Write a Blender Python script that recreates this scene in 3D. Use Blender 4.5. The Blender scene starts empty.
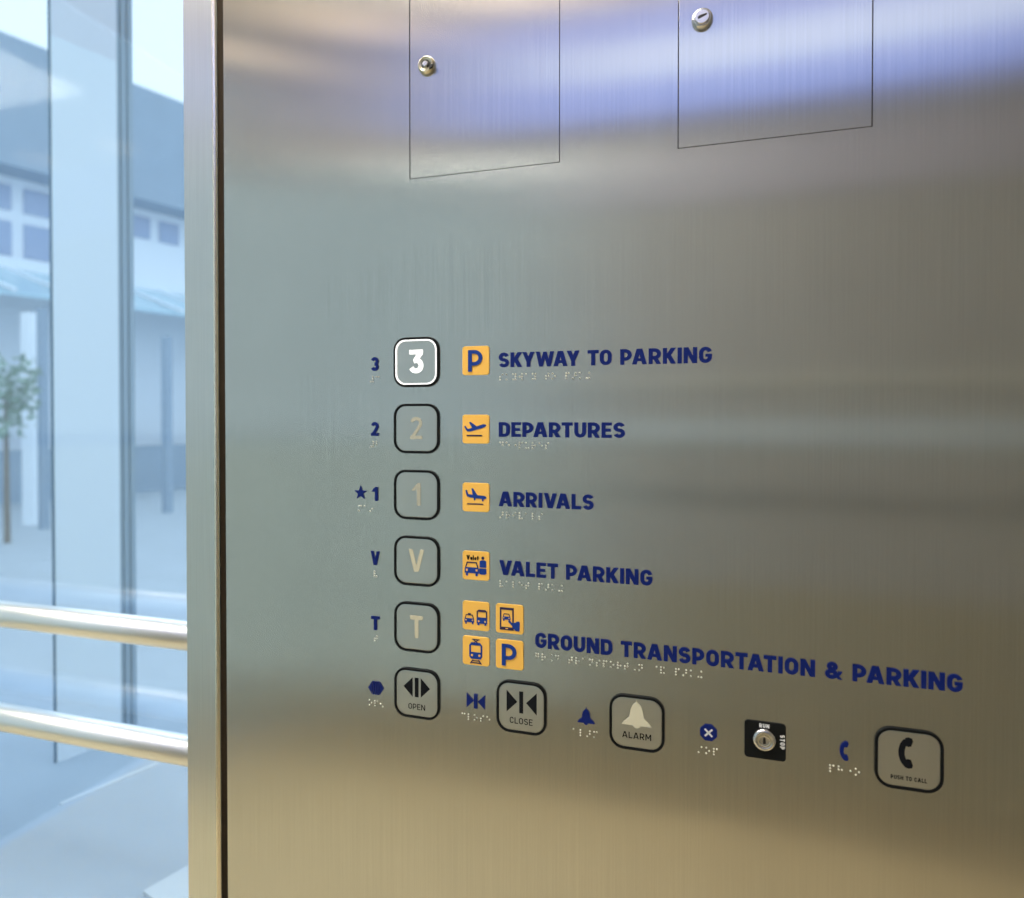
import bpy, bmesh, math, random
from math import sin, cos, pi, radians, sqrt
from mathutils import Vector, Matrix
random.seed(7)
C = bpy.context.scene.collection
sc = bpy.context.scene

# ------------------------------------------------------------------ materials
def new_mat(name):
    m = bpy.data.materials.new(name); m.use_nodes = True
    nt = m.node_tree
    return m, nt, nt.nodes['Principled BSDF']

def plain(name, col, rough=.5, metal=0., emit=None, strength=0., spec=.5, noise=0., nscale=40, coat=0.):
    m, nt, b = new_mat(name)
    b.inputs['Base Color'].default_value = (*col, 1)
    b.inputs['Roughness'].default_value = rough
    b.inputs['Metallic'].default_value = metal
    b.inputs['Specular IOR Level'].default_value = spec
    b.inputs['Coat Weight'].default_value = coat
    if emit:
        b.inputs['Emission Color'].default_value = (*emit, 1)
        b.inputs['Emission Strength'].default_value = strength
    if noise:
        tc = nt.nodes.new('ShaderNodeTexCoord'); nz = nt.nodes.new('ShaderNodeTexNoise')
        nz.inputs['Scale'].default_value = nscale; nz.inputs['Detail'].default_value = 4
        nt.links.new(tc.outputs['Object'], nz.inputs['Vector'])
        mr = nt.nodes.new('ShaderNodeMapRange')
        mr.inputs['To Min'].default_value = 1 - noise; mr.inputs['To Max'].default_value = 1 + noise
        nt.links.new(nz.outputs['Fac'], mr.inputs['Value'])
        mx = nt.nodes.new('ShaderNodeVectorMath'); mx.operation = 'SCALE'
        mx.inputs[0].default_value = col
        nt.links.new(mr.outputs['Result'], mx.inputs['Scale'])
        nt.links.new(mx.outputs['Vector'], b.inputs['Base Color'])
    return m

def brushed(name, col, rough=.20, aniso=1., gx=800, gz=8, amt=.10, blotch=.05):
    """stainless steel brushed along Z: reflections spread along X"""
    m, nt, b = new_mat(name)
    L = nt.links.new
    b.inputs['Metallic'].default_value = 1
    b.inputs['Anisotropic'].default_value = aniso
    tc = nt.nodes.new('ShaderNodeTexCoord')
    mp = nt.nodes.new('ShaderNodeMapping'); mp.inputs['Scale'].default_value = (gx, 1, gz)
    L(tc.outputs['Object'], mp.inputs['Vector'])
    nz = nt.nodes.new('ShaderNodeTexNoise'); nz.inputs['Scale'].default_value = 1; nz.inputs['Detail'].default_value = 3
    L(mp.outputs['Vector'], nz.inputs['Vector'])
    nb = nt.nodes.new('ShaderNodeTexNoise'); nb.inputs['Scale'].default_value = 9; nb.inputs['Detail'].default_value = 3
    L(tc.outputs['Object'], nb.inputs['Vector'])
    r1 = nt.nodes.new('ShaderNodeMapRange'); r1.inputs['To Min'].default_value = 1-amt; r1.inputs['To Max'].default_value = 1+amt
    L(nz.outputs['Fac'], r1.inputs['Value'])
    r2 = nt.nodes.new('ShaderNodeMapRange'); r2.inputs['To Min'].default_value = 1-blotch; r2.inputs['To Max'].default_value = 1+blotch
    L(nb.outputs['Fac'], r2.inputs['Value'])
    mu = nt.nodes.new('ShaderNodeMath'); mu.operation = 'MULTIPLY'
    L(r1.outputs['Result'], mu.inputs[0]); L(r2.outputs['Result'], mu.inputs[1])
    vs = nt.nodes.new('ShaderNodeVectorMath'); vs.operation = 'SCALE'; vs.inputs[0].default_value = col
    L(mu.outputs['Value'], vs.inputs['Scale']); L(vs.outputs['Vector'], b.inputs['Base Color'])
    r3 = nt.nodes.new('ShaderNodeMapRange'); r3.inputs['To Min'].default_value = rough*.9; r3.inputs['To Max'].default_value = rough*1.1
    L(nz.outputs['Fac'], r3.inputs['Value']); L(r3.outputs['Result'], b.inputs['Roughness'])
    tg = nt.nodes.new('ShaderNodeTangent'); tg.direction_type = 'UV_MAP'; tg.uv_map = 'UVMap'
    L(tg.outputs['Tangent'], b.inputs['Tangent'])
    return m

def thin_glass(name, tint, ior=1.5, extra=0.):
    m = bpy.data.materials.new(name); m.use_nodes = True
    nt = m.node_tree; nt.nodes.clear(); L = nt.links.new
    o = nt.nodes.new('ShaderNodeOutputMaterial')
    t = nt.nodes.new('ShaderNodeBsdfTransparent'); t.inputs['Color'].default_value = (*tint, 1)
    g = nt.nodes.new('ShaderNodeBsdfGlossy'); g.inputs['Roughness'].default_value = .05
    lw = nt.nodes.new('ShaderNodeLayerWeight'); lw.inputs['Blend'].default_value = .5
    f = nt.nodes.new('ShaderNodeMath'); f.operation = 'POWER'; f.inputs[1].default_value = 5
    L(lw.outputs['Facing'], f.inputs[0])
    a = nt.nodes.new('ShaderNodeMath'); a.operation = 'MULTIPLY_ADD'
    a.inputs[1].default_value = .9; a.inputs[2].default_value = .05+extra
    L(f.outputs[0], a.inputs[0])
    mx = nt.nodes.new('ShaderNodeMixShader')
    L(a.outputs[0], mx.inputs[0]); L(t.outputs[0], mx.inputs[1]); L(g.outputs[0], mx.inputs[2])
    L(mx.outputs[0], o.inputs[0])
    return m

M = {}
M['steel'] = brushed('brushed_steel', (.60, .595, .575))
M['steel_face'] = brushed('button_steel', (.62, .62, .60), rough=.30, aniso=.8, amt=.02)
M['steel_trim'] = brushed('trim_steel', (.86, .89, .90), rough=.36)
M['edge'] = plain('polished_edge', (.86, .82, .74), .22, 1)
M['tube'] = plain('rail_steel', (.86, .88, .89), .34, 1)
M['dark_gap'] = plain('dark_gap', (.012, .010, .008), .8)
M['bronze_gap'] = plain('bronze_seal', (.05, .034, .02), .5)
M['black'] = plain('black_trim', (.006, .007, .008), .5, spec=.15)
M['print'] = plain('black_print', (.009, .010, .013), .7, spec=.08)
M['blue'] = plain('blue_letter', (.003, .014, .145), .5, spec=.2)
M['blue_icon'] = plain('blue_symbol', (.008, .045, .29), .5, spec=.25)
M['navy_icon'] = plain('navy_symbol', (.035, .025, .08), .5, spec=.25)
M['orange'] = plain('orange_plate', (1.0, .56, .11), .5, spec=.3)
M['dot'] = plain('braille_bead', (.78, .76, .66), .3, .3)
M['white_print'] = plain('white_print', (.8, .8, .8), .5)
M['lit'] = plain('lit_white', (.9, .9, .9), .4, emit=(1, 1, 1), strength=.75)
M['cream'] = plain('unlit_insert', (.70, .66, .50), .5, 0)
M['insert'] = plain('letter_insert', (.62, .58, .43), .5, 0)
M['faint'] = plain('faint_insert', (.50, .48, .385), .45, .1)
M['brass'] = plain('lock_nickel', (.72, .66, .52), .28, 1)
M['chrome'] = plain('lock_chrome', (.66, .65, .66), .25, 1)
M['keyhole'] = plain('keyhole_dark', (.008, .006, .004), .6)

M['steel_face'].node_tree.nodes['Principled BSDF'].inputs['Metallic'].default_value = .95

# ------------------------------------------------------------------ object helpers
def link(name, bm, mat, parent=None, loc=(0, 0, 0), smooth=False, uv=False):
    me = bpy.data.meshes.new(name)
    bmesh.ops.recalc_face_normals(bm, faces=bm.faces)
    if uv:
        ul = bm.loops.layers.uv.new('UVMap')
        for f in bm.faces:
            n = f.normal
            for l in f.loops:
                c = l.vert.co
                if abs(n.y) > .5: l[ul].uv = (c.x, c.z)
                elif abs(n.x) > .5: l[ul].uv = (c.y, c.z)
                else: l[ul].uv = (c.x, c.y)
    if smooth:
        for f in bm.faces: f.smooth = True
    bm.to_mesh(me); bm.free()
    mats = mat if isinstance(mat, (list, tuple)) else [mat]
    for q in mats: me.materials.append(q)
    o = bpy.data.objects.new(name, me); o.location = loc
    C.objects.link(o)
    if parent: o.parent = parent
    return o

def thing(name, label, cat, loc, group=None, rz=0):
    o = bpy.data.objects.new(name, None); C.objects.link(o)
    o.empty_display_size = .01
    o.location = loc; o.rotation_euler = (0, 0, rz)
    return tag(o, label, cat, group)

def tag(o, label, cat, group=None):
    o['label'] = label; o['category'] = cat
    if group: o['group'] = group
    return o

def struct(o):
    o['kind'] = 'structure'; return o

def box(bm, x0, x1, y0, y1, z0, z1, bev=0., seg=2):
    r = bmesh.ops.create_cube(bm, size=1)
    bmesh.ops.scale(bm, vec=(x1-x0, y1-y0, z1-z0), verts=r['verts'])
    bmesh.ops.translate(bm, vec=((x0+x1)/2, (y0+y1)/2, (z0+z1)/2), verts=r['verts'])
    if bev:
        es = {e for v in r['verts'] for e in v.link_edges}
        bmesh.ops.bevel(bm, geom=list(es), offset=bev, segments=seg, affect='EDGES', profile=.5)

def B(): return bmesh.new()

def bx(name, mat, dims, parent=None, bev=0., loc=(0, 0, 0), uv=False):
    bm = B(); box(bm, *dims, bev=bev)
    return link(name, bm, mat, parent, loc, uv=uv)

# panel-plane shapes: local (x right, z up), y = -out
def prism(bm, pts, y0, y1, top_inset=0.):
    """polygon pts [(x,z)] extruded from depth y0 (back) to y1 (front, more negative)"""
    n = len(pts)
    a = [bm.verts.new((x, y0, z)) for x, z in pts]
    b = [bm.verts.new((x, y1, z)) for x, z in pts]
    bm.faces.new(a); bm.faces.new(b)
    for i in range(n):
        j = (i+1) % n
        bm.faces.new((a[i], a[j], b[j], b[i]))

def rrect(w, h, r, n=6, cx=0, cz=0):
    pts = []
    for (sx, sz, a0) in ((1, 1, 0), (-1, 1, 90), (-1, -1, 180), (1, -1, 270)):
        for k in range(n+1):
            a = radians(a0 + 90*k/n)
            pts.append((cx + sx*(w/2-r) + r*cos(a), cz + sz*(h/2-r) + r*sin(a)))
    return pts

def loft(bm, loops, close_first=True, close_last=True):
    """loops: list of lists of 3d points, same count; cyclic"""
    vs = [[bm.verts.new(p) for p in lp] for lp in loops]
    n = len(vs[0])
    for a, b in zip(vs, vs[1:]):
        for i in range(n):
            j = (i+1) % n
            bm.faces.new((a[i], a[j], b[j], b[i]))
    if close_first: bm.faces.new(vs[0])
    if close_last: bm.faces.new(vs[-1])

def rr3(w, h, r, y, n=6): return [(x, y, z) for x, z in rrect(w, h, r, n)]
def circ3(r, y, n=40, cx=0, cz=0): return [(cx+r*cos(2*pi*k/n), y, cz+r*sin(2*pi*k/n)) for k in range(n)]

def ring_profile(bm, prof):
    """closed torus-like ring from rounded rects: prof = [(size, radius, y)...] cyclic"""
    loops = [[bm.verts.new(p) for p in rr3(s, s, r, y)] for s, r, y in prof]
    n = len(loops[0])
    for a, b in zip(loops, loops[1:]+loops[:1]):
        for i in range(n):
            j = (i+1) % n
            bm.faces.new((a[i], a[j], b[j], b[i]))

# ribbons
def ribbon(bm, pts, w, y0, y1, closed=False):
    n = len(pts); P = [Vector(p) for p in pts]; Lp = []; Rp = []
    for i in range(n):
        if closed: a = P[i-1]; c = P[(i+1) % n]
        else: a = P[max(i-1, 0)]; c = P[min(i+1, n-1)]
        p = P[i]
        d1 = (p-a).normalized() if (p-a).length > 1e-9 else (c-p).normalized()
        d2 = (c-p).normalized() if (c-p).length > 1e-9 else d1
        n1 = Vector((-d1.y, d1.x)); n2 = Vector((-d2.y, d2.x))
        m = n1+n2
        m = m.normalized() if m.length > 1e-6 else n1
        k = min(1/max(m.dot(n1), .35), 2.2)
        Lp.append(p+m*k*w/2); Rp.append(p-m*k*w/2)
    def V(lst, y): return [bm.verts.new((q.x, y, q.y)) for q in lst]
    la, lb, ra, rb = V(Lp, y0), V(Lp, y1), V(Rp, y0), V(Rp, y1)
    rng = range(n) if closed else range(n-1)
    for i in rng:
        j = (i+1) % n
        bm.faces.new((lb[i], lb[j], rb[j], rb[i])); bm.faces.new((la[i], la[j], ra[j], ra[i]))
        bm.faces.new((la[i], la[j], lb[j], lb[i])); bm.faces.new((ra[i], ra[j], rb[j], rb[i]))
    if not closed:
        for i in (0, n-1): bm.faces.new((la[i], lb[i], rb[i], ra[i]))

def arc(cx, cy, rx, ry, a0, a1, n=10):
    return [(cx+rx*cos(radians(a0+(a1-a0)*k/n)), cy+ry*sin(radians(a0+(a1-a0)*k/n))) for k in range(n+1)]

# ------------------------------------------------------------------ industrial sans lettering (cap height 1)
def glyph(ch, w):
    """returns width and list of ('p', polygon) or ('r', points, closed)"""
    W = {'A': .80, 'C': .62, 'D': .66, 'E': .56, 'G': .66, 'H': .66, 'I': w, 'K': .68, 'L': .54, 'M': .84, 'N': .70,
         'O': .66, 'P': .63, 'R': .66, 'S': .62, 'T': .62, 'U': .66, 'V': .76, 'W': 1.08, 'Y': .72, '&': .80,
         '1': .42, '2': .60, '3': .60, 'a': .5, 'l': w, 'e': .5, 't': .35, '7': .68}[ch]
    h = w/2; l = h; r = W-h; b = h; t = 1-h; q = w*.56; S = []
    def R(x0, z0, x1, z1): S.append(('p', [(x0, z0), (x1, z0), (x1, z1), (x0, z1)]))
    def D(x0, z0, x1, z1, hw=q): S.append(('p', [(x0-hw, z0), (x0+hw, z0), (x1+hw, z1), (x1-hw, z1)]))
    def A(p, closed=False): S.append(('r', p, closed))
    rad = (r-l)/2; cx = W/2
    if ch == 'A':
        D(q, 0, cx-.03, 1); D(W-q, 0, cx+.03, 1); R(W*.22, .20, W*.78, .20+w*.85)
    elif ch in 'CGO':
        rz = .26
        if ch == 'O': A(arc(cx, t-rz, rad, rz, 0, 180)+arc(cx, b+rz, rad, rz, 180, 360), True)
        elif ch == 'C': A(arc(cx, t-rz, rad, rz, 12, 180)+arc(cx, b+rz, rad, rz, 180, 348))
        else:
            A(arc(cx, t-rz, rad, rz, 15, 180)+arc(cx, b+rz, rad, rz, 180, 360)+[(r, .50)])
            R(cx, .56-w*.8, W, .56)
    elif ch == 'D':
        rz = .26; A([(l, b), (l, t)]+arc(r-rad, t-rz, rad, rz, 90, 0)+arc(r-rad, b+rz, rad, rz, 0, -90), True)
    elif ch == 'E': R(0, 0, w, 1); R(0, 0, W, w*.92); R(0, 1-w*.92, W, 1); R(0, .5-w*.44, W*.9, .5+w*.44)
    elif ch == 'H': R(0, 0, w, 1); R(W-w, 0, W, 1); R(0, .5-h, W, .5+h)
    elif ch in 'Il': R(0, 0, w, 1)
    elif ch == 'K': R(0, 0, w, 1); D(w*.85, .36, W-q, 1, q*1.08); D(W-q, 0, W*.40, .60, q*1.08)
    elif ch == 'L': R(0, 0, w, 1); R(0, 0, W, w)
    elif ch == 'M':
        R(0, 0, w, 1); R(W-w, 0, W, 1); D(cx, .28, q, 1, q*.95); D(cx, .28, W-q, 1, q*.95)
    elif ch == 'N': R(0, 0, w, 1); R(W-w, 0, W, 1); D(W-q, 0, q, 1)
    elif ch in 'PR':
        zb = .40 if ch == 'R' else .36; rz = (t-zb)/2
        A([(l, zb), (l, t)]+arc(r-rz, t-rz, rz, rz, 90, -90), True); R(0, 0, w, 1)
        if ch == 'R': D(W-q, 0, W*.48, .44, q*1.02)
    elif ch == 'S':
        rz = (t-b)/4; sx = rad
        A(arc(cx, t-rz, sx, rz, 18, 90, 5)+arc(cx, t-rz, sx, rz, 90, 270, 12)[1:]+arc(cx, b+rz, sx, rz, 90, -162, 16)[1:])
    elif ch == 'T': R(0, 1-w, W, 1); R(cx-h, 0, cx+h, 1)
    elif ch == 'U': A([(l, 1)]+arc(cx, b+.27, rad, .27, 180, 360)+[(r, 1)])
    elif ch == 'V': D(cx-.02, 0, q, 1, q*.98); D(cx+.02, 0, W-q, 1, q*.98)
    elif ch == 'W':
        D(W*.29, 0, q, 1, q*.9); D(W*.29, 0, cx, .98, q*.8); D(W*.71, 0, cx, .98, q*.8); D(W*.71, 0, W-q, 1, q*.9)
    elif ch == 'Y': R(cx-h, 0, cx+h, .46); D(cx, .36, q, 1, q*1.0); D(cx, .36, W-q, 1, q*1.0)
    elif ch == '&':
        w2 = w*.85
        A(arc(W*.42, t-.15, W*.18, .15, 0, 360, 16)[:-1], True)
        A(arc(W*.38, b+.18, W*.38-h, .18, 0, 360, 18)[:-1], True)
        D(W-q*.8, 0, W*.30, .64, q*.82); D(W*.66, .10, W-q*.7, .46, q*.75)
    elif ch == '1': R(W-w, 0, W, 1); D(0+q*.5, .66, W-w*.8, .93, q*.9)
    elif ch == '2':
        A(arc(cx, t-.21, rad, .21, 165, -25, 12)+[(l+w*.2, b)]); R(0, 0, W, w)
    elif ch == '3':
        rz = (t-b)/4; A(arc(cx, t-rz, rad, rz, 160, -90, 14)); A(arc(cx, b+rz, rad, rz, 90, -160, 14))
    elif ch == '7':   # flat-topped 3
        R(.02, 1-w*.9, W-.02, 1)
        S.append(('p', [(W*.30, .56), (W*.30+.06, .44), (W*.66, .56), (W-.02, 1-w*.9), (W-.30, 1-w*.9)]))
        rz = .225; A([(W*.36, .5+.025)]+arc(cx, b+rz-.005, rad, rz, 80, -155, 16))
    elif ch == 'a': A(arc(cx, .3, rad, .3-h, 0, 360, 12)[:-1], True); R(W-w, 0, W, .6)
    elif ch == 'e': A([(r, .3), (l, .3)]+arc(cx, .3, rad, .3-h, 180, 0, 8)); A(arc(cx, .3, rad, .3-h, 180, 320, 8))
    elif ch == 't': R(cx-h, 0, cx+h, .9); R(0, .6-w, W, .6)
    return W, S

def put_glyph(bm, ch, w, x, z, s, sx, y0, y1, rot=0):
    W, S = glyph(ch, w)
    tmp = bmesh.new()
    for k, it in enumerate(S):
        yy = y1/s - k*1.2e-5/s
        if it[0] == 'p': prism(tmp, it[1], y0/s, yy)
        else: ribbon(tmp, it[1], w, y0/s, yy, it[2])
    mat = Matrix.Translation((x, 0, z)) @ Matrix.Rotation(rot, 4, 'Y') @ Matrix.Diagonal((s*sx, s, s, 1))
    bmesh.ops.transform(tmp, matrix=mat, verts=tmp.verts)
    me = bpy.data.meshes.new('t'); tmp.to_mesh(me); tmp.free(); bm.from_mesh(me); bpy.data.meshes.remove(me)
    return W*s*sx

def measure(text, w, gap, space): # natural width at s=1
    tot = 0
    for i, ch in enumerate(text):
        if ch == ' ': tot += space - gap
        else: tot += glyph(ch, w)[0] + gap
    return tot - gap

def line(bm, text, s, w, x0, z0, y0, y1, width=None, gap=.13, space=.42, center=False, rot=0):
    nat = measure(text, w, gap, space)*s
    sx = width/nat if width else 1
    if center: x0 = x0 - nat*sx/2
    x = x0
    for ch in text:
        if ch == ' ': x += (space-gap)*s*sx; continue
        a = put_glyph(bm, ch, w, x, z0, s, sx, y0, y1); x += a + gap*s*sx

# ------------------------------------------------------------------ layout of the plate (metres), face of the steel at y = 0
COL_X = -.2620
ROWS = [1.2466, 1.1881, 1.1296, 1.0710, 1.0123]
BOT_Z = .9534
PITCH = .0965

# ---- the setting: car shell
# steel control wall with two rectangular cut-outs for the access doors
GAP = .0007
D1 = (-.2687, -.1327); D2 = (-.0386, .0982); DZ0, DZ1 = 1.4075, 1.6700
PX0, PX1, PZ0, PZ1 = -.4662, .86, .02, 2.40
def steel_wall():
    bm = B()
    xs = [PX0, D1[0], D1[1], D2[0], D2[1], PX1]; zs = [PZ0, DZ0, DZ1, PZ1]
    vf = {(i, j): bm.verts.new((x, 0, z)) for i, x in enumerate(xs) for j, z in enumerate(zs)}
    vb = {(i, j): bm.verts.new((x, .0025, z)) for i, x in enumerate(xs) for j, z in enumerate(zs)}
    holes = {(1, 1), (3, 1)}
    for i in range(5):
        for j in range(3):
            if (i, j) in holes:
                ring = [(i, j), (i+1, j), (i+1, j+1), (i, j+1)]
                for a, b in zip(ring, ring[1:]+ring[:1]): bm.faces.new((vf[a], vf[b], vb[b], vb[a]))
                continue
            for v in (vf, vb): bm.faces.new((v[i, j], v[i+1, j], v[i+1, j+1], v[i, j+1]))
    for i in range(5):
        for j in (0, 3): bm.faces.new((vf[i, j], vf[i+1, j], vb[i+1, j], vb[i, j]))
    for j in range(3):
        for i in (0, 5): bm.faces.new((vf[i, j], vf[i, j+1], vb[i, j+1], vb[i, j]))
    return bm
struct(link('wall_front', steel_wall(), M['steel'], uv=True))
# carcass behind the steel sheet
struct(bx('wall_front_carcass', M['dark_gap'], (PX0+.004, PX1, .012, .30, PZ0, PZ1)))

# jamb strip, polished lip and dark gap
struct(bx('trim_1', M['steel_trim'], (-.5130, -.4790, -.001, .30, .0, 2.45), uv=True))
def lip():
    bm = B()
    # quarter-round nosing turning into the gap
    pts = [(-.4790, -.001)] + [(-.4790+.0042*sin(radians(a)), -.001+.0042*(1-cos(radians(a)))) for a in range(10, 91, 10)] + [(-.4748, .020), (-.4790, .020)]
    a = [bm.verts.new((x, y, .0)) for x, y in pts]; b = [bm.verts.new((x, y, 2.45)) for x, y in pts]
    bm.faces.new(a); bm.faces.new(b)
    for i in range(len(pts)):
        j = (i+1) % len(pts); bm.faces.new((a[i], a[j], b[j], b[i]))
    return bm
struct(link('trim_2', lip(), M['edge'], smooth=False))
struct(bx('trim_3', M['bronze_gap'], (-.4748, -.4620, .0105, .012, .0, 2.45)))  # dark strip across the gap; the gap's shade is put into its colour

# ---- access doors with locks
def access_door(x0, x1, label, lx, kind):
    root = thing('access_door', label, 'access door', ((x0+x1)/2, 0, DZ0), 'flush access doors in the steel wall')
    w = x1-x0
    bx('door_plate', M['steel'], (-w/2+GAP, w/2-GAP, .0002, .0060, GAP*.8, DZ1-DZ0-GAP), root, bev=.0002, uv=True)
    X = lx-(x0+x1)/2; Z = 1.5040-DZ0
    body = B()
    R = .0079
    loft(body, [circ3(R, .0002), circ3(R, -.0018), circ3(R*.96, -.0030), circ3(R*.80, -.0046), circ3(R*.76, -.0046), circ3(R*.70, -.0036), circ3(R*.30, -.0036)])
    lk = link('lock', body, M['brass'] if kind == 'tubular' else M['chrome'], root, (X, 0, Z), smooth=True)
    if kind == 'tubular':
        bm = B()
        for k in range(1):
            pts = arc(0, 0, .0034, .0034, -60, 240, 20)
            ribbon(bm, pts, .0012, -.0036, -.0040)
        link('keyway', bm, M['keyhole'], lk)
        bm = B(); loft(bm, [circ3(.0026, -.0036, 24), circ3(.0026, -.0050, 24), circ3(.0020, -.0054, 24)])
        link('pin', bm, M['chrome'], lk, smooth=False)
        bm = B(); prism(bm, [(.0042, -.0052), (.0066, -.0040), (.0074, -.0012), (.0056, -.0014), (.0040, -.0030)], -.0030, -.0052)
        link('notch', bm, M['keyhole'], lk)
    else:
        bm = B()
        loft(bm, [circ3(.0056, -.0034, 32), circ3(.0056, -.0050, 32), circ3(.0050, -.0056, 32)])
        link('cylinder_plug', bm, M['chrome'], lk)
        bm = B(); a = radians(20)
        slot = [(-.0032, -.0007), (.0036, -.0006), (.0038, .0006), (.0006, .0010), (-.0012, .0014), (-.0032, .0007)]
        slot = [(x*cos(a)-z*sin(a), x*sin(a)+z*cos(a)) for x, z in slot]
        prism(bm, slot, -.0050, -.0059)
        link('keyway', bm, M['keyhole'], lk)
    return root
access_door(*D1, 'flush steel access door at upper left with a small brassy round lock', -.2514, 'tubular')
access_door(*D2, 'flush steel access door at upper right with a round lock showing a key slot', -.0203, 'slot')

# ---- push buttons
SZ = .0439
def button(label, x, z, kind, cap=None, lit=False):
    root = thing('elevator_button', label, 'button', (x, 0, z), 'square elevator push buttons')
    bm = B()
    ring_profile(bm, [(SZ, .0112, 0), (SZ, .0112, -.0014), (SZ-.0004, .0110, -.0018), (SZ-.0038, .0094, -.0018), (SZ-.0040, .0093, -.0016), (SZ-.0040, .0093, 0)])
    link('bezel', bm, M['black'], root)
    s = SZ-.0041
    bm = B()
    loft(bm, [rr3(s, s, .0092, 0), rr3(s, s, .0092, -.0008), rr3(s-.0005, s-.0005, .0090, -.0011), rr3(s-.0016, s-.0016, .0085, -.0012)])
    link('button_face', bm, M['steel_face'], root, uv=True)
    F = -.0011
    if lit:
        bm = B(); n = s-.0003
        ring_profile(bm, [(n, .0091, -.0012), (n, .0091, -.0021), (n-.0024, .0081, -.0021), (n-.0024, .0081, -.0012)])
        link('light_ring', bm, M['lit'], root)
    if kind in ('3', '2', '1', 'V', 'T'):
        bm = B(); ch = {'3': '7'}.get(kind, kind); w = {'3': .205, '2': .15, '1': .18, 'V': .17, 'T': .18}[kind]
        hgt = .0205 if kind == '3' else .0195
        W = glyph(ch, w)[0]; put_glyph(bm, ch, w, -W*hgt*.5*(1.0), -hgt/2+.0005, hgt, 1.0, F, F-.0004)
        link('numeral' if kind.isdigit() else 'letter', bm, M['lit'] if lit else M['faint'] if kind in '12' else M['insert'], root)
    elif kind == 'open':
        bm = B(); zc = .0055; h = .0086
        prism(bm, [(-.0128, zc), (-.0040, zc+h), (-.0040, zc-h)], F, F-.0003)
        prism(bm, [(.0128, zc), (.0040, zc+h), (.0040, zc-h)], F, F-.0003)
        prism(bm, [(-.0018, zc-h), (.0018, zc-h), (.0018, zc+h), (-.0018, zc+h)], F, F-.0003)
        link('symbol', bm, M['print'], root)
    elif kind == 'close':
        bm = B(); zc = .0045; h = .0092
        prism(bm, [(-.0034, zc), (-.0128, zc+h), (-.0128, zc-h)], F, F-.0003)
        prism(bm, [(.0044, zc), (.0136, zc+h), (.0136, zc-h)], F, F-.0003)
        prism(bm, [(-.0016, zc-h), (.0018, zc-h), (.0018, zc+h), (-.0016, zc+h)], F, F-.0003)
        link('symbol', bm, M['print'], root)
    elif kind == 'alarm':
        bm = B(); prism(bm, bell(.0100, 0, .0075), F, F-.0004); link('symbol', bm, M['cream'], root)
    elif kind == 'phone':
        bm = B(); ribbon_phone(bm, .0108, -.0034, .0050, F, F-.0003, .0040); link('symbol', bm, M['print'], root)
    if cap:
        bm = B(); txt, hh, w, ww, zz = cap
        line(bm, txt, hh, w, 0, zz, F, F-.00025, width=ww, gap=.16, space=.62, center=True)
        link('caption', bm, M['print'], root)
    return root

def bell(s, cx, cz):
    half = [(.0, 1.16), (.05, .92), (.20, .80), (.38, .60), (.49, .32), (.53, -.02), (.58, -.30), (.78, -.45), (1.00, -.64), (1.16, -.92), (.28, -.92), (.22, -1.08), (.0, -1.18)]
    pts = [(x, z) for x, z in half] + [(-x, z) for x, z in half[-2:0:-1]]
    return [(cx+x*s, cz+z*s) for x, z in pts]

def ribbon_phone(bm, hh, cx, cz, y0, y1, w):
    """handset: a bowed grip with two cups facing right; hh = half height"""
    pts = [(cx+hh*.50-hh*.62*cos(radians(a)), cz+hh*.92*sin(radians(a))) for a in range(-62, 63, 8)]
    ribbon(bm, pts, w, y0, y1)
    for s in (1, -1):
        y1 -= 1.2e-5
        prism(bm, [(cx+hh*.02, cz+s*hh*.52), (cx+hh*.10, cz+s*hh*.98), (cx+hh*.30, cz+s*hh*1.04), (cx+hh*.50, cz+s*hh*.98), (cx+hh*.56, cz+s*hh*.80), (cx+hh*.44, cz+s*hh*.44), (cx+hh*.26, cz+s*hh*.40)][::s], y0, y1)

button('illuminated square button with a glowing white 3 and white border', COL_X, ROWS[0], '3', lit=True)
button('unlit square steel button with a faint 2, below the lit button', COL_X, ROWS[1], '2')
button('unlit square steel button with a pale 1, beside the Arrivals sign', COL_X, ROWS[2], '1')
button('unlit square steel button with a cream V, beside the Valet Parking sign', COL_X, ROWS[3], 'V')
button('unlit square steel button with a cream T, above the OPEN button', COL_X, ROWS[4], 'T')
button('square door button marked OPEN with black outward arrows', COL_X, BOT_Z, 'open', ('OPEN', .0050, .13, .0162, -.0142))
button('square door button marked CLOSE with black inward arrows', COL_X+PITCH, BOT_Z, 'close', ('CLOSE', .0052, .13, .0200, -.0140))
button('square button marked ALARM with a cream bell', COL_X+2*PITCH, BOT_Z, 'alarm', ('ALARM', .0050, .15, .0230, -.0126))
button('square button marked PUSH TO CALL with a black telephone handset', COL_X+4*PITCH, BOT_Z, 'phone', ('PUSH TO CALL', .0030, .20, .0230, -.0150))

# ---- raised blue lettering of the floor directory
def directory(label, text, x0, x1, zc, h=.0124, w=.218):
    root = thing('raised_lettering', label, 'sign lettering', (x0, 0, zc-h/2), 'blue directory lettering')
    gap, space = .095, .47
    kern = {'WA': .13, 'AY': .13, 'AV': .13, 'VA': .13, 'KY': .06, 'YW': .02, 'TA': .10, 'AT': .10, 'PA': .08, 'RT': .02, 'RA': .02, 'TO': .03, 'LE': .0}
    nat = (measure(text, w, gap, space)-sum(kern.get(text[i:i+2], 0) for i in range(len(text))))*h; sx = (x1-x0)/nat; x = 0
    for i, ch in enumerate(text):
        if i: x -= kern.get(text[i-1:i+1], 0)*h*sx
        if ch == ' ': x += (space-gap)*h*sx; continue
        bm = B(); W = put_glyph(bm, ch, w, 0, 0, h, sx, 0, -.0009)
        link('letter', bm, M['blue'], root, (x, 0, 0)); x += W+gap*h*sx
    return root
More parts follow.
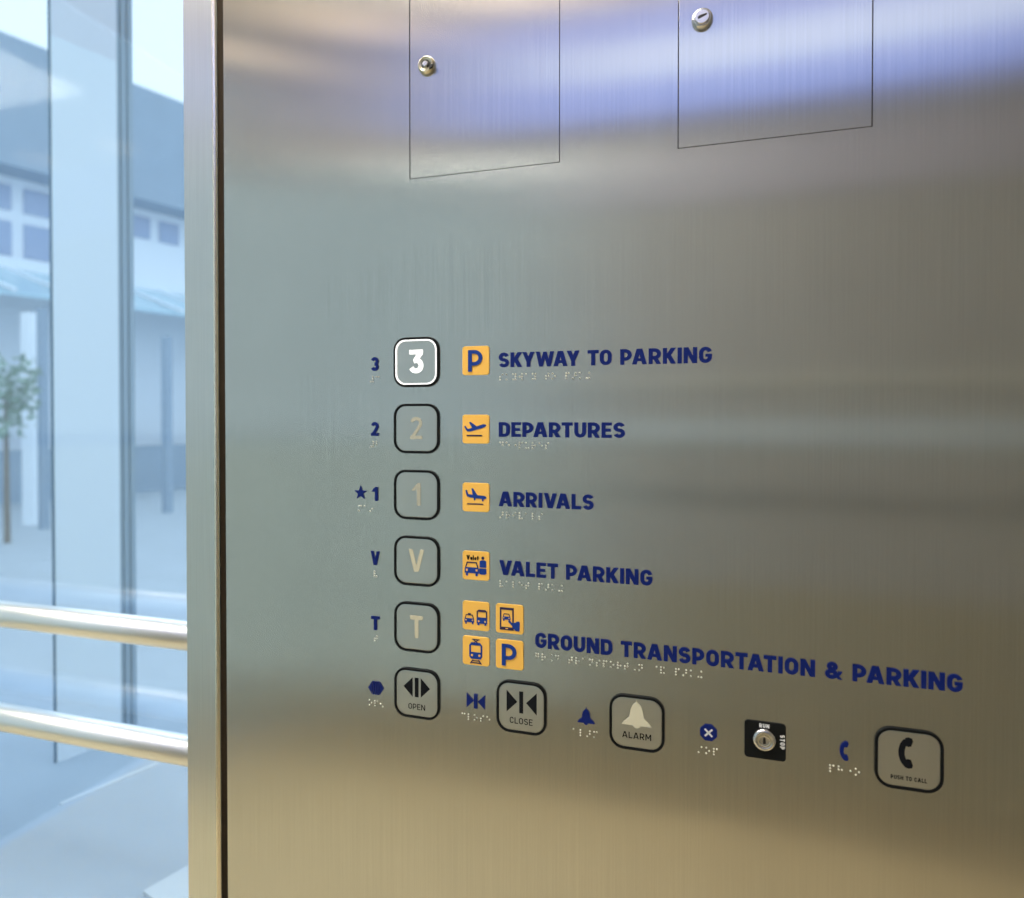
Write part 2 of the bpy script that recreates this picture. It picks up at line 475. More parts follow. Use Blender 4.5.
directory('raised blue lettering reading SKYWAY TO PARKING', 'SKYWAY TO PARKING', -.1855, -.0122, 1.2465)
directory('raised blue lettering reading DEPARTURES', 'DEPARTURES', -.1855, -.0789, 1.1878)
directory('raised blue lettering reading ARRIVALS', 'ARRIVALS', -.1855, -.1042, 1.1290)
directory('raised blue lettering reading VALET PARKING', 'VALET PARKING', -.1850, -.0569, 1.0706)
directory('raised blue lettering reading GROUND TRANSPORTATION & PARKING', 'GROUND TRANSPORTATION & PARKING', -.1533, .1572, 1.0118)

# ---- tactile marks left of the buttons
TG = 'raised blue marks beside the buttons'
def mark(name, label, cat, x, z, build, mat='blue'):
    bm = B(); build(bm); o = link(name, bm, M[mat], None, (x, 0, z)); return tag(o, label, cat, TG)
def gl(ch, h=.0124, w=.215, sx=1.):
    def f(bm):
        W = glyph(ch, w)[0]; put_glyph(bm, ch, w, -W*h*sx/2, -h/2, h, sx, 0, -.0009)
    return f
def star(bm):
    pts = []
    for k in range(10):
        a = radians(90+36*k); r = .0066 if k % 2 == 0 else .0027
        pts.append((r*cos(a), r*sin(a)))
    # centre fan for a clean concave shape
    prism(bm, pts, 0, -.0009)
SX = -.3032
mark('raised_numeral', 'raised blue 3 left of the lit button', 'raised numeral', SX, ROWS[0]-.0008, gl('3'))
mark('raised_numeral', 'raised blue 2 left of the unlit 2 button', 'raised numeral', SX, ROWS[1]-.0006, gl('2'))
mark('raised_numeral', 'raised blue 1 beside the blue star', 'raised numeral', SX, ROWS[2]-.0006, gl('1', sx=1.1))
mark('raised_star', 'raised blue five-pointed star left of the small blue 1', 'raised star', -.3178, ROWS[2]-.0002, star)
mark('raised_letter', 'raised blue V left of the V button', 'raised letter', SX, ROWS[3], gl('V', sx=.92))
mark('raised_letter', 'raised blue T left of the T button', 'raised letter', SX, ROWS[4]-.0002, gl('T', sx=1.08))
def m_open(bm):
    h = .0060
    for s_ in (1, -1):
        prism(bm, [(s_*.0078, 0), (s_*.0048, h*.72), (s_*.0038, h), (s_*.0038, -h), (s_*.0048, -h*.72)], 0, -.0009)
        prism(bm, [(s_*.0030, -h), (s_*.0015, -h), (s_*.0015, h), (s_*.0030, h)], 0, -.0009)
    prism(bm, [(-.0007, -h), (.0007, -h), (.0007, h), (-.0007, h)], 0, -.0009)
def m_close(bm):
    h = .0062
    prism(bm, [(-.0017, 0), (-.0082, h), (-.0082, -h)], 0, -.0009); prism(bm, [(.0020, 0), (.0085, h), (.0085, -h)], 0, -.0009)
    prism(bm, [(-.0015, -h), (.0017, -h), (.0017, h), (-.0015, h)], 0, -.0009)
mark('raised_symbol', 'raised blue door-open arrows left of the OPEN button', 'raised symbol', SX+.0004, BOT_Z-.0002, m_open)
mark('raised_symbol', 'raised blue door-close arrows left of the CLOSE button', 'raised symbol', SX+PITCH, BOT_Z, m_close)
mark('raised_symbol', 'raised blue bell left of the ALARM button', 'raised symbol', SX+2*PITCH, BOT_Z, lambda bm: prism(bm, bell(.0062, 0, 0), 0, -.0009))
stop = thing('raised_symbol', 'blue octagon with a white cross left of the key switch', 'raised symbol', (SX+3*PITCH, 0, BOT_Z), TG)
bm = B(); prism(bm, [(.0068*cos(radians(22.5+45*k)), .0068*sin(radians(22.5+45*k))) for k in range(8)], 0, -.0009); link('disc', bm, M['blue'], stop)
bm = B()
for s in (1, -1): ribbon(bm, [(-.0028, -.0028*s), (.0028, .0028*s)], .0014, -.0008, -.0011)
link('cross', bm, M['white_print'], stop)
mark('raised_symbol', 'raised blue telephone handset left of the PUSH TO CALL button', 'raised symbol', SX+4*PITCH-.0010, BOT_Z, lambda bm: ribbon_phone(bm, .0069, -.0006, 0, 0, -.0009, .0026))

# ---- braille
BR = {'s': 234, 'k': 13, 'y': 13456, 'w': 2456, 'a': 1, 't': 2345, 'o': 135, 'p': 1234, 'AR': 345, 'ING': 346, 'd': 145, 'e': 15, '5': 5, 'u': 136,
      'r': 1235, 'i': 24, 'v': 1236, 'l': 123, 'g': 1245, 'n': 1345, 'OU': 46, '6': 6, '4': 4, 'AND': 12346, '#': 3456, 'c': 14, 'b': 12, 'm': 134, 'IN': 35,
      'EN': 26, 'ST': 34, 'h': 125, ' ': 0}
def braille(label, cells, x0, z_top):
    bm = B(); x = 0; rows = (0, -.0022, -.0044)
    for c in cells:
        for d in str(BR[c]):
            if d == '0': continue
            k = int(d)-1; cx = x+(.0022 if k >= 3 else 0); cz = rows[k % 3]
            r = .00074; n = 10
            lp = [[(cx+r*q*cos(2*pi*i/n), -y, cz+r*q*sin(2*pi*i/n)) for i in range(n)] for q, y in ((1, 0), (.86, .0004), (.5, .0007))]
            loft(bm, lp)
        x += .00572
    o = link('braille_text', bm, M['dot'], None, (x0, 0, z_top), smooth=True)
    return tag(o, label, 'braille', 'braille lines of small pale dots')
P_ = ['p', 'AR', 'k', 'ING']
BZ = -.0112
braille('braille dots under SKYWAY TO PARKING', ['s', 'k', 'y', 'w', 'a', 'y', ' ', 't', 'o', ' ']+P_, -.1845, ROWS[0]+BZ-.0010)
braille('braille dots under DEPARTURES', ['d', 'e', '5', 'p', 'u', 'r', 'e', 's'], -.1845, ROWS[1]+BZ-.0002)
braille('braille dots under ARRIVALS', ['AR', 'r', 'i', 'v', 'a', 'l', 's'], -.1845, ROWS[2]+BZ-.0010)
braille('braille dots under VALET PARKING', ['v', 'a', 'l', 'e', 't', ' ']+P_, -.1845, ROWS[3]+BZ-.0010)
braille('braille dots under GROUND TRANSPORTATION & PARKING', ['g', 'r', 'OU', 'd', ' ', 't', 'r', 'a', 'n', 's', 'p', 'o', 'r', 't', '6', 'n', ' ', '4', 'AND', ' ']+P_, -.1530, ROWS[4]+BZ-.0010)
BX = -.0042; BZ2 = -.0121
braille('two braille cells under the small blue 3', ['#', 'c'], SX+BX, ROWS[0]+BZ2)
braille('two braille cells under the small blue 2', ['#', 'b'], SX+BX, ROWS[1]+BZ2)
braille('three braille cells under the blue star and 1', ['m', 'a', 'IN'], -.3200, ROWS[2]+BZ2)
braille('single braille cell under the small blue V', ['v'], SX-.0010, ROWS[3]+BZ2)
braille('single braille cell under the small blue T', ['t'], SX-.0010, ROWS[4]+BZ2)
braille('three braille cells under the blue door-open arrows', ['o', 'p', 'EN'], SX-.0065, BOT_Z+BZ2)
braille('five braille cells under the blue door-close arrows', ['c', 'l', 'o', 's', 'e'], SX+PITCH-.0125, BOT_Z+BZ2-.0002)
braille('four braille cells under the small blue bell', ['a', 'l', 'AR', 'm'], SX+2*PITCH-.0105, BOT_Z+BZ2-.0002)
braille('three braille cells under the blue octagon', ['ST', 'o', 'p'], SX+3*PITCH-.0074, BOT_Z+BZ2-.0002)
braille('four braille cells under the small blue telephone handset', ['p', 'h', '5', 'o'], SX+4*PITCH-.0100, BOT_Z+BZ2-.0002)

# ---- orange pictogram plates
def plate(label, x, z, build):
    root = thing('pictogram_plate', label, 'pictogram', (x, 0, z), 'orange pictogram plates')
    bm = B()
    loft(bm, [rr3(.0244, .0247, .0024, 0), rr3(.0244, .0247, .0024, -.0007), rr3(.0241, .0244, .0022, -.0009)])
    link('plate', bm, M['orange'], root)
    build(root)
Y0, Y1 = -.0009, -.0012
def sym(root, name, shapes, mat='blue_icon', y1=Y1):
    bm = B()
    for k, s in enumerate(shapes):
        yy = y1 - k*1.2e-5
        if s[0] == 'p': prism(bm, s[1], Y0, yy)
        else: ribbon(bm, s[1], s[2], Y0, yy, s[3] if len(s) > 3 else False)
    return link(name, bm, M[mat], root)
k_ = .001
def mm(pts): return [(x*k_, z*k_) for x, z in pts]
def rec(x0, x1, z0, z1): return ('p', mm([(x0, z0), (x1, z0), (x1, z1), (x0, z1)]))
def ell(cx, cz, rx, rz=None, n=14): rz = rz or rx; return ('p', mm([(cx+rx*cos(2*pi*i/n), cz+rz*sin(2*pi*i/n)) for i in range(n)]))
def ic_P(root):
    bm = B(); h = .0184; w = .165; W = glyph('P', w)[0]
    put_glyph(bm, 'P', w, -W*h*.5*1.12-.0002, -h/2-.0002, h, 1.12, Y0, Y1-.0004); link('letter', bm, M['blue_icon'], root)
def jet(root, ang, gear):
    # side view of an airliner, nose to the right
    fus = [(-9.8, 3.4), (-8.6, 3.6), (-7.0, .9), (-2.5, .9), (7.6, 1.2), (9.3, .7), (10.0, -.2), (8.8, -.9), (6.0, -1.2), (-4.5, -1.4), (-7.8, -.9), (-9.0, .8)]
    wing = [(-4.6, 5.2), (-3.1, 5.4), (1.6, .8), (-2.9, .6)]
    a = radians(ang)
    def rt(p, dz): return mm([(x*cos(a)-z*1.2*sin(a), x*sin(a)+z*1.2*cos(a)+dz) for x, z in p])
    sh = [('p', rt(fus, .9)), ('p', rt(wing, .9))]
    if gear: sh += [('p', rt([(-1.6, -1), (.4, -1), (-.2, -3), (-1.2, -3)], .9)), ('p', rt([(5.8, -.8), (7.8, -.8), (7.2, -2.8), (6.2, -2.8)], .9))]
    sym(root, 'aircraft', sh)
def ic_dep(root): jet(root, 15, False); sym(root, 'runway', [rec(-8.2, 5.8, -6.0, -4.9)], 'navy_icon')
def ic_arr(root): jet(root, -6, True); sym(root, 'runway', [rec(-7.8, 6.8, -6.2, -5.2)], 'navy_icon')
def car(cx, cz, s, root, name='car', mat='blue_icon'):
    f = lambda pts: mm([(cx+x*s, cz+z*s) for x, z in pts])
    body = [('p', f([(-5, 0), (5, 0), (5.6, -1.2), (5.6, -4.2), (-5.6, -4.2), (-5.6, -1.2)])),
            ('p', f([(-4.8, -4.2), (-2.8, -4.2), (-3.0, -6.2), (-4.6, -6.2)])), ('p', f([(2.8, -4.2), (4.8, -4.2), (4.6, -6.2), (3.0, -6.2)]))]
    c = sym(root, name, body, mat)
    sym(c, 'roof_line', [('r', f([(-4.8, -.2), (-3.5, 3.6), (3.5, 3.6), (4.8, -.2)]), .9*s*k_)], 'navy_icon')
    sym(c, 'headlight', [('p', f([(-4.5, -1.2), (-3.1, -1.2), (-3.1, -2.6), (-4.5, -2.6)])), ('p', f([(3.1, -1.2), (4.5, -1.2), (4.5, -2.6), (3.1, -2.6)]))], 'orange', Y1-.0001)
def ic_valet(root):
    car(-3.6, -1.6, 1.18, root)
    pr = sym(root, 'attendant', [('p', mm([(3.6, 4.2), (5.0, 5.0), (8.2, 5.0), (9.6, 4.2), (9.6, -1.2), (3.6, -1.2)])),
                            ('p', mm([(3.2, -2.0), (9.8, -2.0), (9.8, -6.2), (8.4, -7.2), (4.6, -7.2), (3.2, -6.2)]))])
    sym(pr, 'head', [ell(6.5, 7.0, 1.35)], 'navy_icon')
    bm = B(); x = -8.4*k_
    for ch in 'Valet':
        W = put_glyph(bm, ch, .24, x, 4.9*k_, .0040, .95, Y0, Y1); x += W+.0005
    link('caption', bm, M['print'], root)
def ic_taxi(root):
    car(-5.9, -2.4, .80, root, 'taxi')
    sym(root, 'taxi_lamp', [rec(-7.2, -4.6, .9, 2.0)], 'navy_icon')
    b = sym(root, 'bus', [('p', mm([(.9, -.8), (10.4, -.8), (10.4, -6.2), (.9, -6.2)])), rec(1.6, 3.4, -7.6, -6.2), rec(7.9, 9.7, -7.6, -6.2)])
    sym(b, 'window_frame', [('r', mm([(1.4, -1.0), (1.4, 4.2), (2.8, 5.2), (8.5, 5.2), (9.9, 4.2), (9.9, -1.0)]), .0011), rec(2.2, 9.1, 3.9, 5.4)], 'navy_icon')
    sym(b, 'headlight', [ell(2.7, -4.2, .8), ell(8.6, -4.2, .8)], 'orange', Y1-.0001)
def ic_phone(root):
    p = sym(root, 'telephone', [('r', mm([(-7.9, -8.9), (-7.9, 8.9), (3.2, 8.9), (3.2, -8.9)]), .0013, True), rec(-8, 3, 7.6, 9.4), rec(-8, 3, -9.4, -7.0)], 'navy_icon')
    sym(p, 'home_key', [rec(-3.4, -1.2, -8.6, -7.8)], 'orange', Y1-.0001)
    car(-2.6, 1.9, .62, root)
    sym(root, 'pointing_hand', [('r', mm([(-.6, -1.6), (4.6, -6.4)]), .0019), ('p', mm([(2.4, -4.6), (3.4, -3.0), (5.2, -2.6), (6.6, -1.6), (8.6, -1.4), (9.2, -2.4), (9.0, -8.8), (8.4, -9.8), (5.4, -9.6), (3.0, -7.2)]))])
def ic_train(root):
    t = sym(root, 'train', [('p', mm([(-5.9, -1.0), (5.9, -1.0), (5.9, -4.6), (4.6, -6.8), (-4.6, -6.8), (-5.9, -4.6)])), rec(-4.6, 4.6, 5.0, 6.4)])
    sym(t, 'window_frame', [('r', mm([(-5.2, -1.2), (-5.2, 4.6), (-3.6, 6.6), (3.6, 6.6), (5.2, 4.6), (5.2, -1.2)]), .0015)], 'blue_icon')
    sym(t, 'pantograph', [rec(-3.4, 3.4, 9.6, 10.3), ('r', mm([(-2.2, 9.8), (0, 8.3), (2.2, 9.8)]), .0007), ('r', mm([(-1.8, 7.0), (0, 8.4), (1.8, 7.0)]), .0007)], 'navy_icon')
    sym(t, 'headlight', [ell(-3.4, -3.6, 1.0), ell(3.4, -3.6, 1.0)], 'orange', Y1-.0001)
    sym(root, 'track', [('p', mm([(-3.2, -7.6), (-2.0, -7.6), (-4.2, -11), (-5.6, -11)])), ('p', mm([(3.2, -7.6), (2.0, -7.6), (4.2, -11), (5.6, -11)])), rec(-3.2, 3.2, -8.7, -8.0), rec(-4.4, 4.4, -10.6, -9.7)], 'navy_icon')
IX = -.2063; IX2 = -.1759
plate('orange parking plate with a blue P beside SKYWAY TO PARKING', IX, 1.2466, ic_P)
plate('orange plate with a plane taking off beside DEPARTURES', IX, 1.1879, ic_dep)
plate('orange plate with a plane landing beside ARRIVALS', IX, 1.1294, ic_arr)
plate('orange valet plate with a car and attendant', IX, 1.0706, ic_valet)
plate('orange plate with a taxi and a bus, above the train plate', IX, 1.0273, ic_taxi)
plate('orange plate with a hand touching a phone that shows a car', IX2, 1.0274, ic_phone)
plate('orange plate with a train on tracks', IX, .9970, ic_train)
plate('orange parking plate with a blue P right of the train plate', IX2, .9970, ic_P)

# ---- key switch
ks = thing('key_switch', 'black key switch plate with RUN and STOP beside the ALARM button', 'key switch', (COL_X+3*PITCH, 0, BOT_Z-.0002))
bm = B(); loft(bm, [rr3(.0295, .0283, .0026, 0), rr3(.0295, .0283, .0026, -.0008), rr3(.0291, .0279, .0024, -.0010)])
link('plate', bm, M['black'], ks)
bm = B(); loft(bm, [circ3(.0084, -.0010), circ3(.0084, -.0022), circ3(.0078, -.0034), circ3(.0056, -.0044), circ3(.0052, -.0036), circ3(.0030, -.0034)])
lk = link('lock', bm, M['chrome'], ks, (-.0006, 0, .0010), smooth=True)
bm = B(); ribbon(bm, arc(0, 0, .0045, .0045, 0, 360, 24)[:-1], .0009, -.0030, -.0040, True); link('bezel_ring', bm, M['brass'], lk)
bm = B(); prism(bm, mm([(-.9, -2.2), (.9, -2.2), (1.0, 0), (.6, 2.3), (-.6, 2.3), (-1.0, 0)]), -.0034, -.0040); link('keyway', bm, M['keyhole'], lk)
bm = B(); line(bm, 'RUN', .0030, .24, -.0006, .0098, -.0010, -.0012, width=.0072, gap=.14, center=True); link('run_caption', bm, M['white_print'], ks)
bm = B(); zz = .0060
for ch in 'STOP':
    W = glyph(ch, .24)[0]; put_glyph(bm, ch, .24, .0106, zz, .0034, 1.0, -.0010, -.0012, rot=radians(90)); zz -= W*.0034+.0007
link('stop_caption', bm, M['white_print'], ks)

# ------------------------------------------------------------------ handrails and glass left of the steel wall
def tube(bm, x0, x1, y, z, r, n=32):
    a = [bm.verts.new((x0, y+r*cos(2*pi*k/n), z+r*sin(2*pi*k/n))) for k in range(n)]
    b = [bm.verts.new((x1, y+r*cos(2*pi*k/n), z+r*sin(2*pi*k/n))) for k in range(n)]
    bm.faces.new(a); bm.faces.new(b)
    for k in range(n):
        j = (k+1) % n; bm.faces.new((a[k], a[j], b[j], b[k]))
GLASS_Y = .274
for z, lab in ((.8915, 'upper round steel handrail in front of the glass'), (.7305, 'lower round steel handrail in front of the glass')):
    root = thing('handrail', lab, 'handrail', (-1.02, .22, z), 'steel handrails along the glass wall')
    bm = B(); tube(bm, -.85, .506, 0, 0, .0198)
    o = link('rail', bm, M['tube'], root, smooth=True)
    bm = B(); box(bm, -.62, -.60, 0, GLASS_Y-.22-.006, -.006, .006); box(bm, -.64, -.58, GLASS_Y-.22-.008, GLASS_Y-.22-.001, -.02, .02, bev=.002)
    link('bracket', bm, M['tube'], root)
M['glass'] = thin_glass('clear_blue_glass', (.86, .94, 1.0), 1.5, .08)
M['window_glass'] = thin_glass('car_glass', (.63, .665, .65), 1.5, .03)
win = struct(bx('window_1', M['glass'], (-1.90, -.513, GLASS_Y, GLASS_Y+.006, .02, 2.45)))

# ------------------------------------------------------------------ rest of the car (behind and beside the camera; it lights and mirrors in the steel)
M['floor'] = plain('floor_stone', (.72, .59, .36), .5, noise=.12, nscale=30)
M['ceil'] = plain('ceiling_panel', (.88, .76, .62), .6)
M['wall_dark'] = plain('bronze_panel', (.34, .31, .225), .5)
M['wall_mid'] = plain('grey_panel', (.35, .345, .33), .5)
M['wall_header'] = plain('header_panel', (.42, .38, .37), .6)
M['frame'] = plain('window_frame_metal', (.30, .30, .29), .4, .6)
M['blue_trim'] = plain('blue_grey_trim', (.50, .58, .64), .4)
M['lav_trim'] = plain('lavender_trim', (.42, .41, .49), .5)
M['pale_trim'] = plain('pale_trim', (.52, .52, .47), .5)
X0, X1, YB = -1.92, 1.10, -1.55
struct(bx('floor', M['floor'], (X0, X1, YB, .30, -.05, 0)))
struct(bx('ceiling', M['ceil'], (X0, X1, YB, .30, 2.45, 2.50)))
WX = -.45   # right end of the back window
bm = B()
box(bm, X0, WX, YB-.05, YB, 0, .12); box(bm, WX, X1, YB-.05, YB, 0, .70)
wb = struct(link('wall_back', bm, M['wall_dark']))
struct(bx('wall_back_upper', M['wall_mid'], (WX, X1, YB-.05, YB, .70, 2.07)))
struct(bx('wall_back_header', M['wall_header'], (X0, X1, YB-.05, YB, 2.07, 2.45)))
struct(bx('trim_4', M['pale_trim'], (WX, X1, YB, YB+.012, 1.285, 1.315)))
struct(bx('trim_5', M['frame'], (WX, X1, YB, YB+.012, .955, .970)))
w2 = struct(bx('window_2', M['window_glass'], (X0, WX, YB-.03, YB-.024, .12, 2.07)))
struct(bx('trim_6', M['blue_trim'], (WX, X1, YB, YB+.010, 1.12, 1.185)))  # unseen strip, added to mirror as the blue streak in the steel
M['kick'] = plain('kick_plate', (.42, .36, .25), .5)  # in-between tone for a strip added to soften the mirrored floor edge
struct(bx('baseboard_back', M['kick'], (X0, X1, YB, YB+.012, 0, .13)))
M['kick2'] = plain('lower_rail_paint', (.37, .335, .24), .5)  # second added strip, grading the mirrored floor into the wall
struct(bx('trim_8', M['kick2'], (X0, X1, YB, YB+.011, .13, .26)))
struct(bx('trim_7', M['lav_trim'], (WX, X1, YB, YB+.010, 1.83, 1.99)))  # unseen strip, added to mirror as the faint lavender band
bm = B()
for x in (-1.30, WX-.02): box(bm, x-.02, x+.02, YB-.04, YB-.01, .12, 2.07)
link('window_frame', bm, M['frame'], w2)
struct(bx('wall_right', M['wall_dark'], (X1, X1+.05, YB, .30, 0, 2.45)))
w3 = struct(bx('window_3', M['window_glass'], (X0-.01, X0-.004, YB, .274, .02, 2.45)))
# linear light along the top of the back wall
M['led_blue'] = plain('led_blue_diffuser', (.06, .07, .1), .5, emit=(.31, .42, 1.0), strength=1.25)
M['led_white'] = plain('led_white_diffuser', (.1, .1, .1), .5, emit=(.66, .76, 1.0), strength=1.6)
ll = thing('linear_light', 'long blue-white linear light mirrored as a band across the upper steel', 'light', (0, YB, 2.25))
bx('housing', M['frame'], (-.97, 1.08, 0, .02, -.165, .195), ll)
bx('blue_diffuser', M['led_blue'], (-.95, 1.06, .02, .03, -.155, .185), ll)
bx('white_tube', M['led_white'], (-.55, 1.04, .03, .05, -.05, .065), ll, bev=.008)
# added warm lamps, unseen, to warm the mirrored ceiling and wash the wall
M['warm'] = plain('warm_lamp', (1, .85, .65), .4, emit=(1, .76, .52), strength=3.2)
for x in (-1.65, -1.15, -.65, -.15, .35, .85):
    r = thing('ceiling_downlight', 'small round warm downlight along the back edge of the ceiling', 'ceiling light', (x, -1.38, 2.45), 'warm downlights')
    bm = B(); bmesh.ops.create_cone(bm, cap_ends=True, segments=28, radius1=.105, radius2=.105, depth=.010); link('trim_ring', bm, M['edge'], r, (0, 0, -.005))
    bm = B(); bmesh.ops.create_cone(bm, cap_ends=True, segments=28, radius1=.09, radius2=.09, depth=.006); link('lamp', bm, M['warm'], r, (0, 0, -.0132))
# added fill panels, unseen, to brighten the steel and its plates
M['lamp'] = plain('ceiling_diffuser', (1, .97, .92), .4, emit=(1, .94, .84), strength=17)
for x in (-1.20, -.45):
    r = thing('ceiling_light', 'square luminous panel in the car ceiling', 'ceiling light', (x, -.62, 2.45), 'luminous ceiling panels')
    bx('frame', M['edge'], (-.31, .31, -.31, .31, -.014, 0), r)
    bx('diffuser', M['lamp'], (-.29, .29, -.29, .29, -.020, -.0145), r)

# ------------------------------------------------------------------ outside
U = Vector((.29, .957, 0)).normalized(); N = Vector((U.y, -U.x, 0))
RZ = math.atan2(U.y, U.x)
M['pave'] = plain('pavement', (.50, .55, .61), .7, noise=.1, nscale=3)
M['kerb'] = plain('kerb_stone', (.75, .78, .82), .7)
M['col_light'] = plain('painted_column', (.84, .88, .93), .45)
M['col_dark'] = plain('grey_mullion', (.30, .38, .46), .5)
M['col_top'] = plain('column_head', (.76, .76, .82), .45)
M['gasket'] = plain('dark_gasket', (.06, .13, .20), .5)
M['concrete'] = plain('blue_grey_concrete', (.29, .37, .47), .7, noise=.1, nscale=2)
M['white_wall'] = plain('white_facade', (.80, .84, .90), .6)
M['pane'] = plain('facade_pane', (.30, .38, .56), .2)
M['canopy'] = plain('canopy_glass', (.42, .60, .70), .2)
M['white_paint'] = plain('white_post_paint', (.88, .92, .97), .5)
M['leaf'] = plain('shrub_leaf', (.26, .36, .30), .7, noise=.3, nscale=9)
struct(bx('ground_outside', M['pave'], (-60, 40, -40, 60, -.35, -.30)))

# shaft column: its wide face runs along U
co = thing('shaft_column', 'pale blue steel shaft column standing right outside the glass', 'column', (-1.507, .655, .38), rz=RZ)
bx('column_face', M['col_light'], (0, .147, 0, .012, 0, 1.705), co)
bx('column_head', M['col_top'], (0, .147, 0, .012, 1.705, 2.9), co)  # upper face in another tone, standing in for a reflected edge
bx('edge_gasket', M['gasket'], (-.005, 0, .0, .004, 0, 2.9), co)
bx('stiffener', M['col_light'], (.08, .10, .012, .06, 0, 2.9), co)
mu = thing('glazing_mullion', 'dark grooved mullion beside the pale shaft column', 'mullion', (-1.51+.147*U.x, .65+.147*U.y, .38), rz=RZ)
bm = B()
for k in range(3): box(bm, .0005+.0165*k, .0125+.0165*k, 0, .05, 0, 2.9)
box(bm, .0005, .048, .006, .05, 0, 2.9)
link('mullion_profile', bm, M['col_dark'], mu)

# terminal building: facade runs along U
FP = Vector((-12.2, 8.2-.55, 0))
bd = thing('terminal_building', 'pale terminal building with a deep blue-grey overhang and window grid', 'building', (FP.x, FP.y, -.30), rz=RZ)
# local: x along facade, y away from us (left), z up (origin -0.3)
def L_(z): return z+.30
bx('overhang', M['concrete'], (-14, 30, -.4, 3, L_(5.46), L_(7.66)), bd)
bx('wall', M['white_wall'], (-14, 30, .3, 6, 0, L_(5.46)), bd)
for r0, r1 in ((4.86, 5.30), (4.05, 4.66)):
    x = -4.0
    while x < 9.0:
        if not (r0 < 4.2 and x > 2.2): 
            f = bx('window', M['pane'], (x, x+.42, .26, .31, L_(r0), L_(r1)), bd)
        x += .62
bx('ledge', M['white_wall'], (-14, 30, -.1, .3, L_(3.72), L_(3.95)), bd)
cn = thing('glass_canopy', 'sloping teal glass canopy below the terminal windows', 'canopy', (FP.x, FP.y, -.30), rz=RZ)
bm = B()
v = [(-14, -.1, L_(3.70)), (30, -.1, L_(3.70)), (30, -1.7, L_(3.05)), (-14, -1.7, L_(3.05))]
lo = [bm.verts.new(p) for p in v]; hi = [bm.verts.new((p[0], p[1], p[2]+.05)) for p in v]
bm.faces.new(lo); bm.faces.new(hi)
for i in range(4): bm.faces.new((lo[i], lo[(i+1) % 4], hi[(i+1) % 4], hi[i]))
link('canopy_roof', bm, M['canopy'], cn)
for k in range(14):
    bm = B(); x = -4+.9*k
    a = Vector((x, -.05, L_(3.76))); b2 = Vector((x+.5, -1.7, L_(3.12)))
    d = (b2-a).normalized(); s = d.cross(Vector((0, 0, 1))).normalized()*.03; u2 = Vector((0, 0, .05))
    vs = [bm.verts.new(a+s*i+u2*j) for i, j in ((-1, 0), (1, 0), (1, 1), (-1, 1))]+[bm.verts.new(b2+s*i+u2*j) for i, j in ((-1, 0), (1, 0), (1, 1), (-1, 1))]
    for q in ((0, 1, 2, 3), (4, 5, 6, 7), (0, 1, 5, 4), (1, 2, 6, 5), (2, 3, 7, 6), (3, 0, 4, 7)): bm.faces.new([vs[i] for i in q])
    link('rafter', bm, M['white_paint'], cn)
# far low wall and road in front of the facade
tag(bx('boundary_wall', M['concrete'], (-14, 30, -.6, -.4, 0, .9), None), 'low blue-grey wall along the foot of the terminal', 'wall')
o = bpy.data.objects['boundary_wall']; o.location = (FP.x, FP.y, -.30); o.rotation_euler = (0, 0, RZ)
def post(x, y, w, h, mat, label, cat='post'):
    b = bx('canopy_post', M[mat], (-w/2, w/2, -w/2, w/2, 0, h), None, loc=(x, y, -.30)); tag(b, label, cat)
post(-9.124, 6.424, .17, 2.9, 'white_paint', 'white post seen left of the pale shaft column')
post(-8.598, 6.171, .09, 2.9, 'concrete', 'slim blue-grey post next to the white post')
post(-8.216, 7.865, .11, 2.7, 'concrete', 'blue-grey post seen right of the dark mullion')
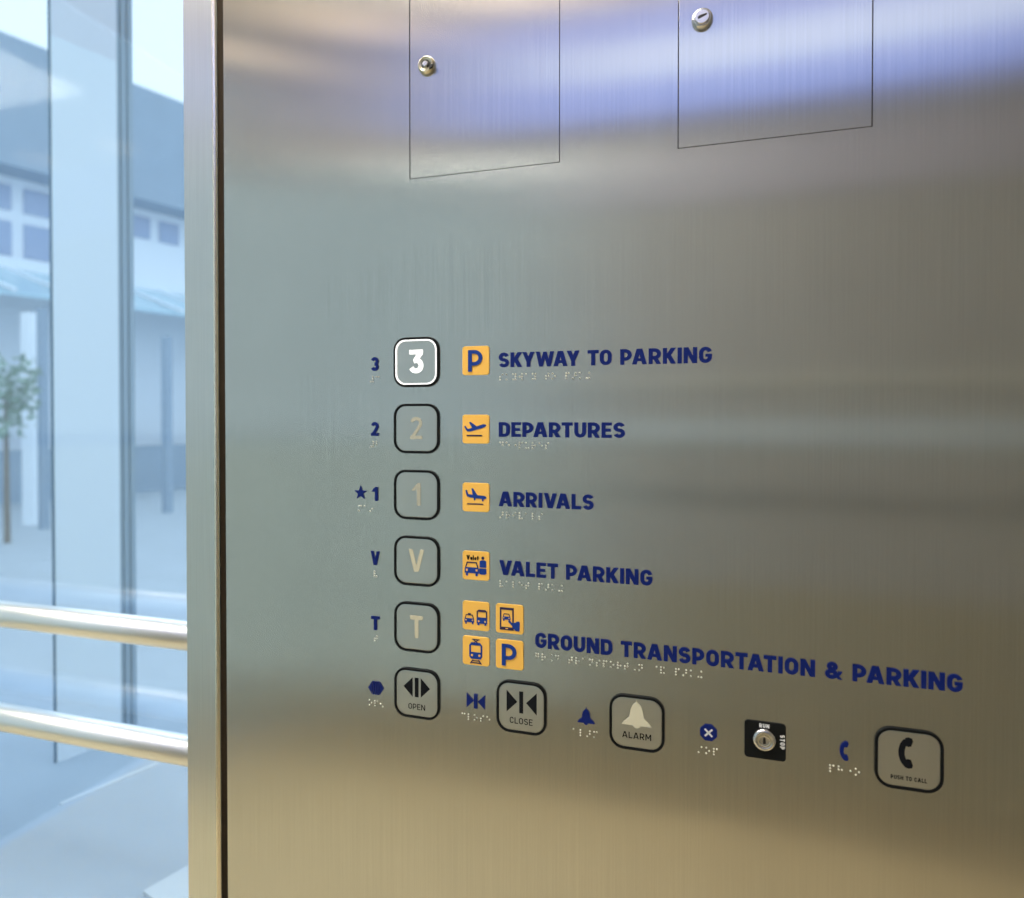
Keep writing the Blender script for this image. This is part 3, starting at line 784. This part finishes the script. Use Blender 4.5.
# shrubs
M['bark'] = plain('bark', (.20, .17, .15), .8)
tr = thing('small_tree', 'small muted green tree at the left edge beside the white post', 'tree', (-8.055, 5.294, -.30))
bm = B()
for k in range(260):
    a = random.uniform(0, 2*pi); q = random.uniform(-1, 1); rr = .50*random.uniform(.3, 1)
    c = Vector((.8*rr*sqrt(1-q*q)*cos(a), .8*rr*sqrt(1-q*q)*sin(a), 1.75+1.1*rr*q)); s_ = .07
    m = Matrix.Translation(c) @ Matrix.Rotation(random.uniform(0, 6), 4, Vector((random.random(), random.random(), random.random()+.1)))
    vs = [bm.verts.new(m @ Vector(v)) for v in ((-s_, 0, 0), (0, -s_*.5, 0), (s_, 0, .2*s_), (0, s_*.5, 0))]; bm.faces.new(vs)
link('foliage', bm, M['leaf'], tr)
bm = B(); bmesh.ops.create_cone(bm, cap_ends=True, segments=10, radius1=.035, radius2=.018, depth=1.7, matrix=Matrix.Translation((0, 0, .85)))
link('trunk', bm, M['bark'], tr)
# pale slab added behind the car to brighten reflections; ledge outside the glass
M['forecourt'] = plain('forecourt_stone', (.93, .90, .79), .7, noise=.06, nscale=2)
struct(bx('forecourt', M['forecourt'], (-30, 20, -39, -1.75, -.30, -.26)))
M['ledge'] = plain('ledge_concrete', (.44, .51, .60), .6, noise=.08, nscale=6)
struct(bx('outside_ledge', M['ledge'], (-3.2, -.50, .285, 1.05, -.30, .38)))
bm = B(); box(bm, 0, .40, -.09, 0, 0, .006)
o = link('sill_strip', bm, M['kerb'], None, (-.952, .366, .38)); o.rotation_euler = (0, 0, RZ); tag(o, 'pale sill strip at the bottom corner outside the glass', 'sill')
# pale joint strip on the ledge
kb = bx('joint_strip', M['kerb'], (0, .21, -.004, .004, 0, .004), None); tag(kb, 'thin pale joint strip on the ledge below the handrails', 'joint strip')
kb.location = (-1.335, .524, .38); kb.rotation_euler = (0, 0, RZ)

# ------------------------------------------------------------------ sky, sun
w = bpy.data.worlds.new('World'); sc.world = w; w.use_nodes = True
bg = w.node_tree.nodes['Background']; bg.inputs['Color'].default_value = (.80, .91, 1.0, 1); bg.inputs['Strength'].default_value = 1.7

# ------------------------------------------------------------------ camera
cam = bpy.data.cameras.new('camera'); co_ = bpy.data.objects.new('camera', cam); C.objects.link(co_)
cam.sensor_width = 36; cam.lens = 684/1024*36
co_.location = (0, -.55, 1.2)
co_.rotation_euler = (radians(90-.75), 0, radians(17.55))
cam.shift_y = -(449-424)/1024
cam.dof.use_dof = True; cam.dof.focus_distance = .58; cam.dof.aperture_fstop = 4.5
cam.clip_start = .01; cam.clip_end = 300
sc.camera = co_
sc.view_settings.view_transform = 'Standard'; sc.view_settings.look = 'None'
sc.view_settings.exposure = 0; sc.view_settings.gamma = 1; sc.view_settings.use_curve_mapping = False
sc.cycles.use_denoising = True
sc.cycles.max_bounces = 10; sc.cycles.transparent_max_bounces = 12
sc.cycles.sample_clamp_indirect = 6
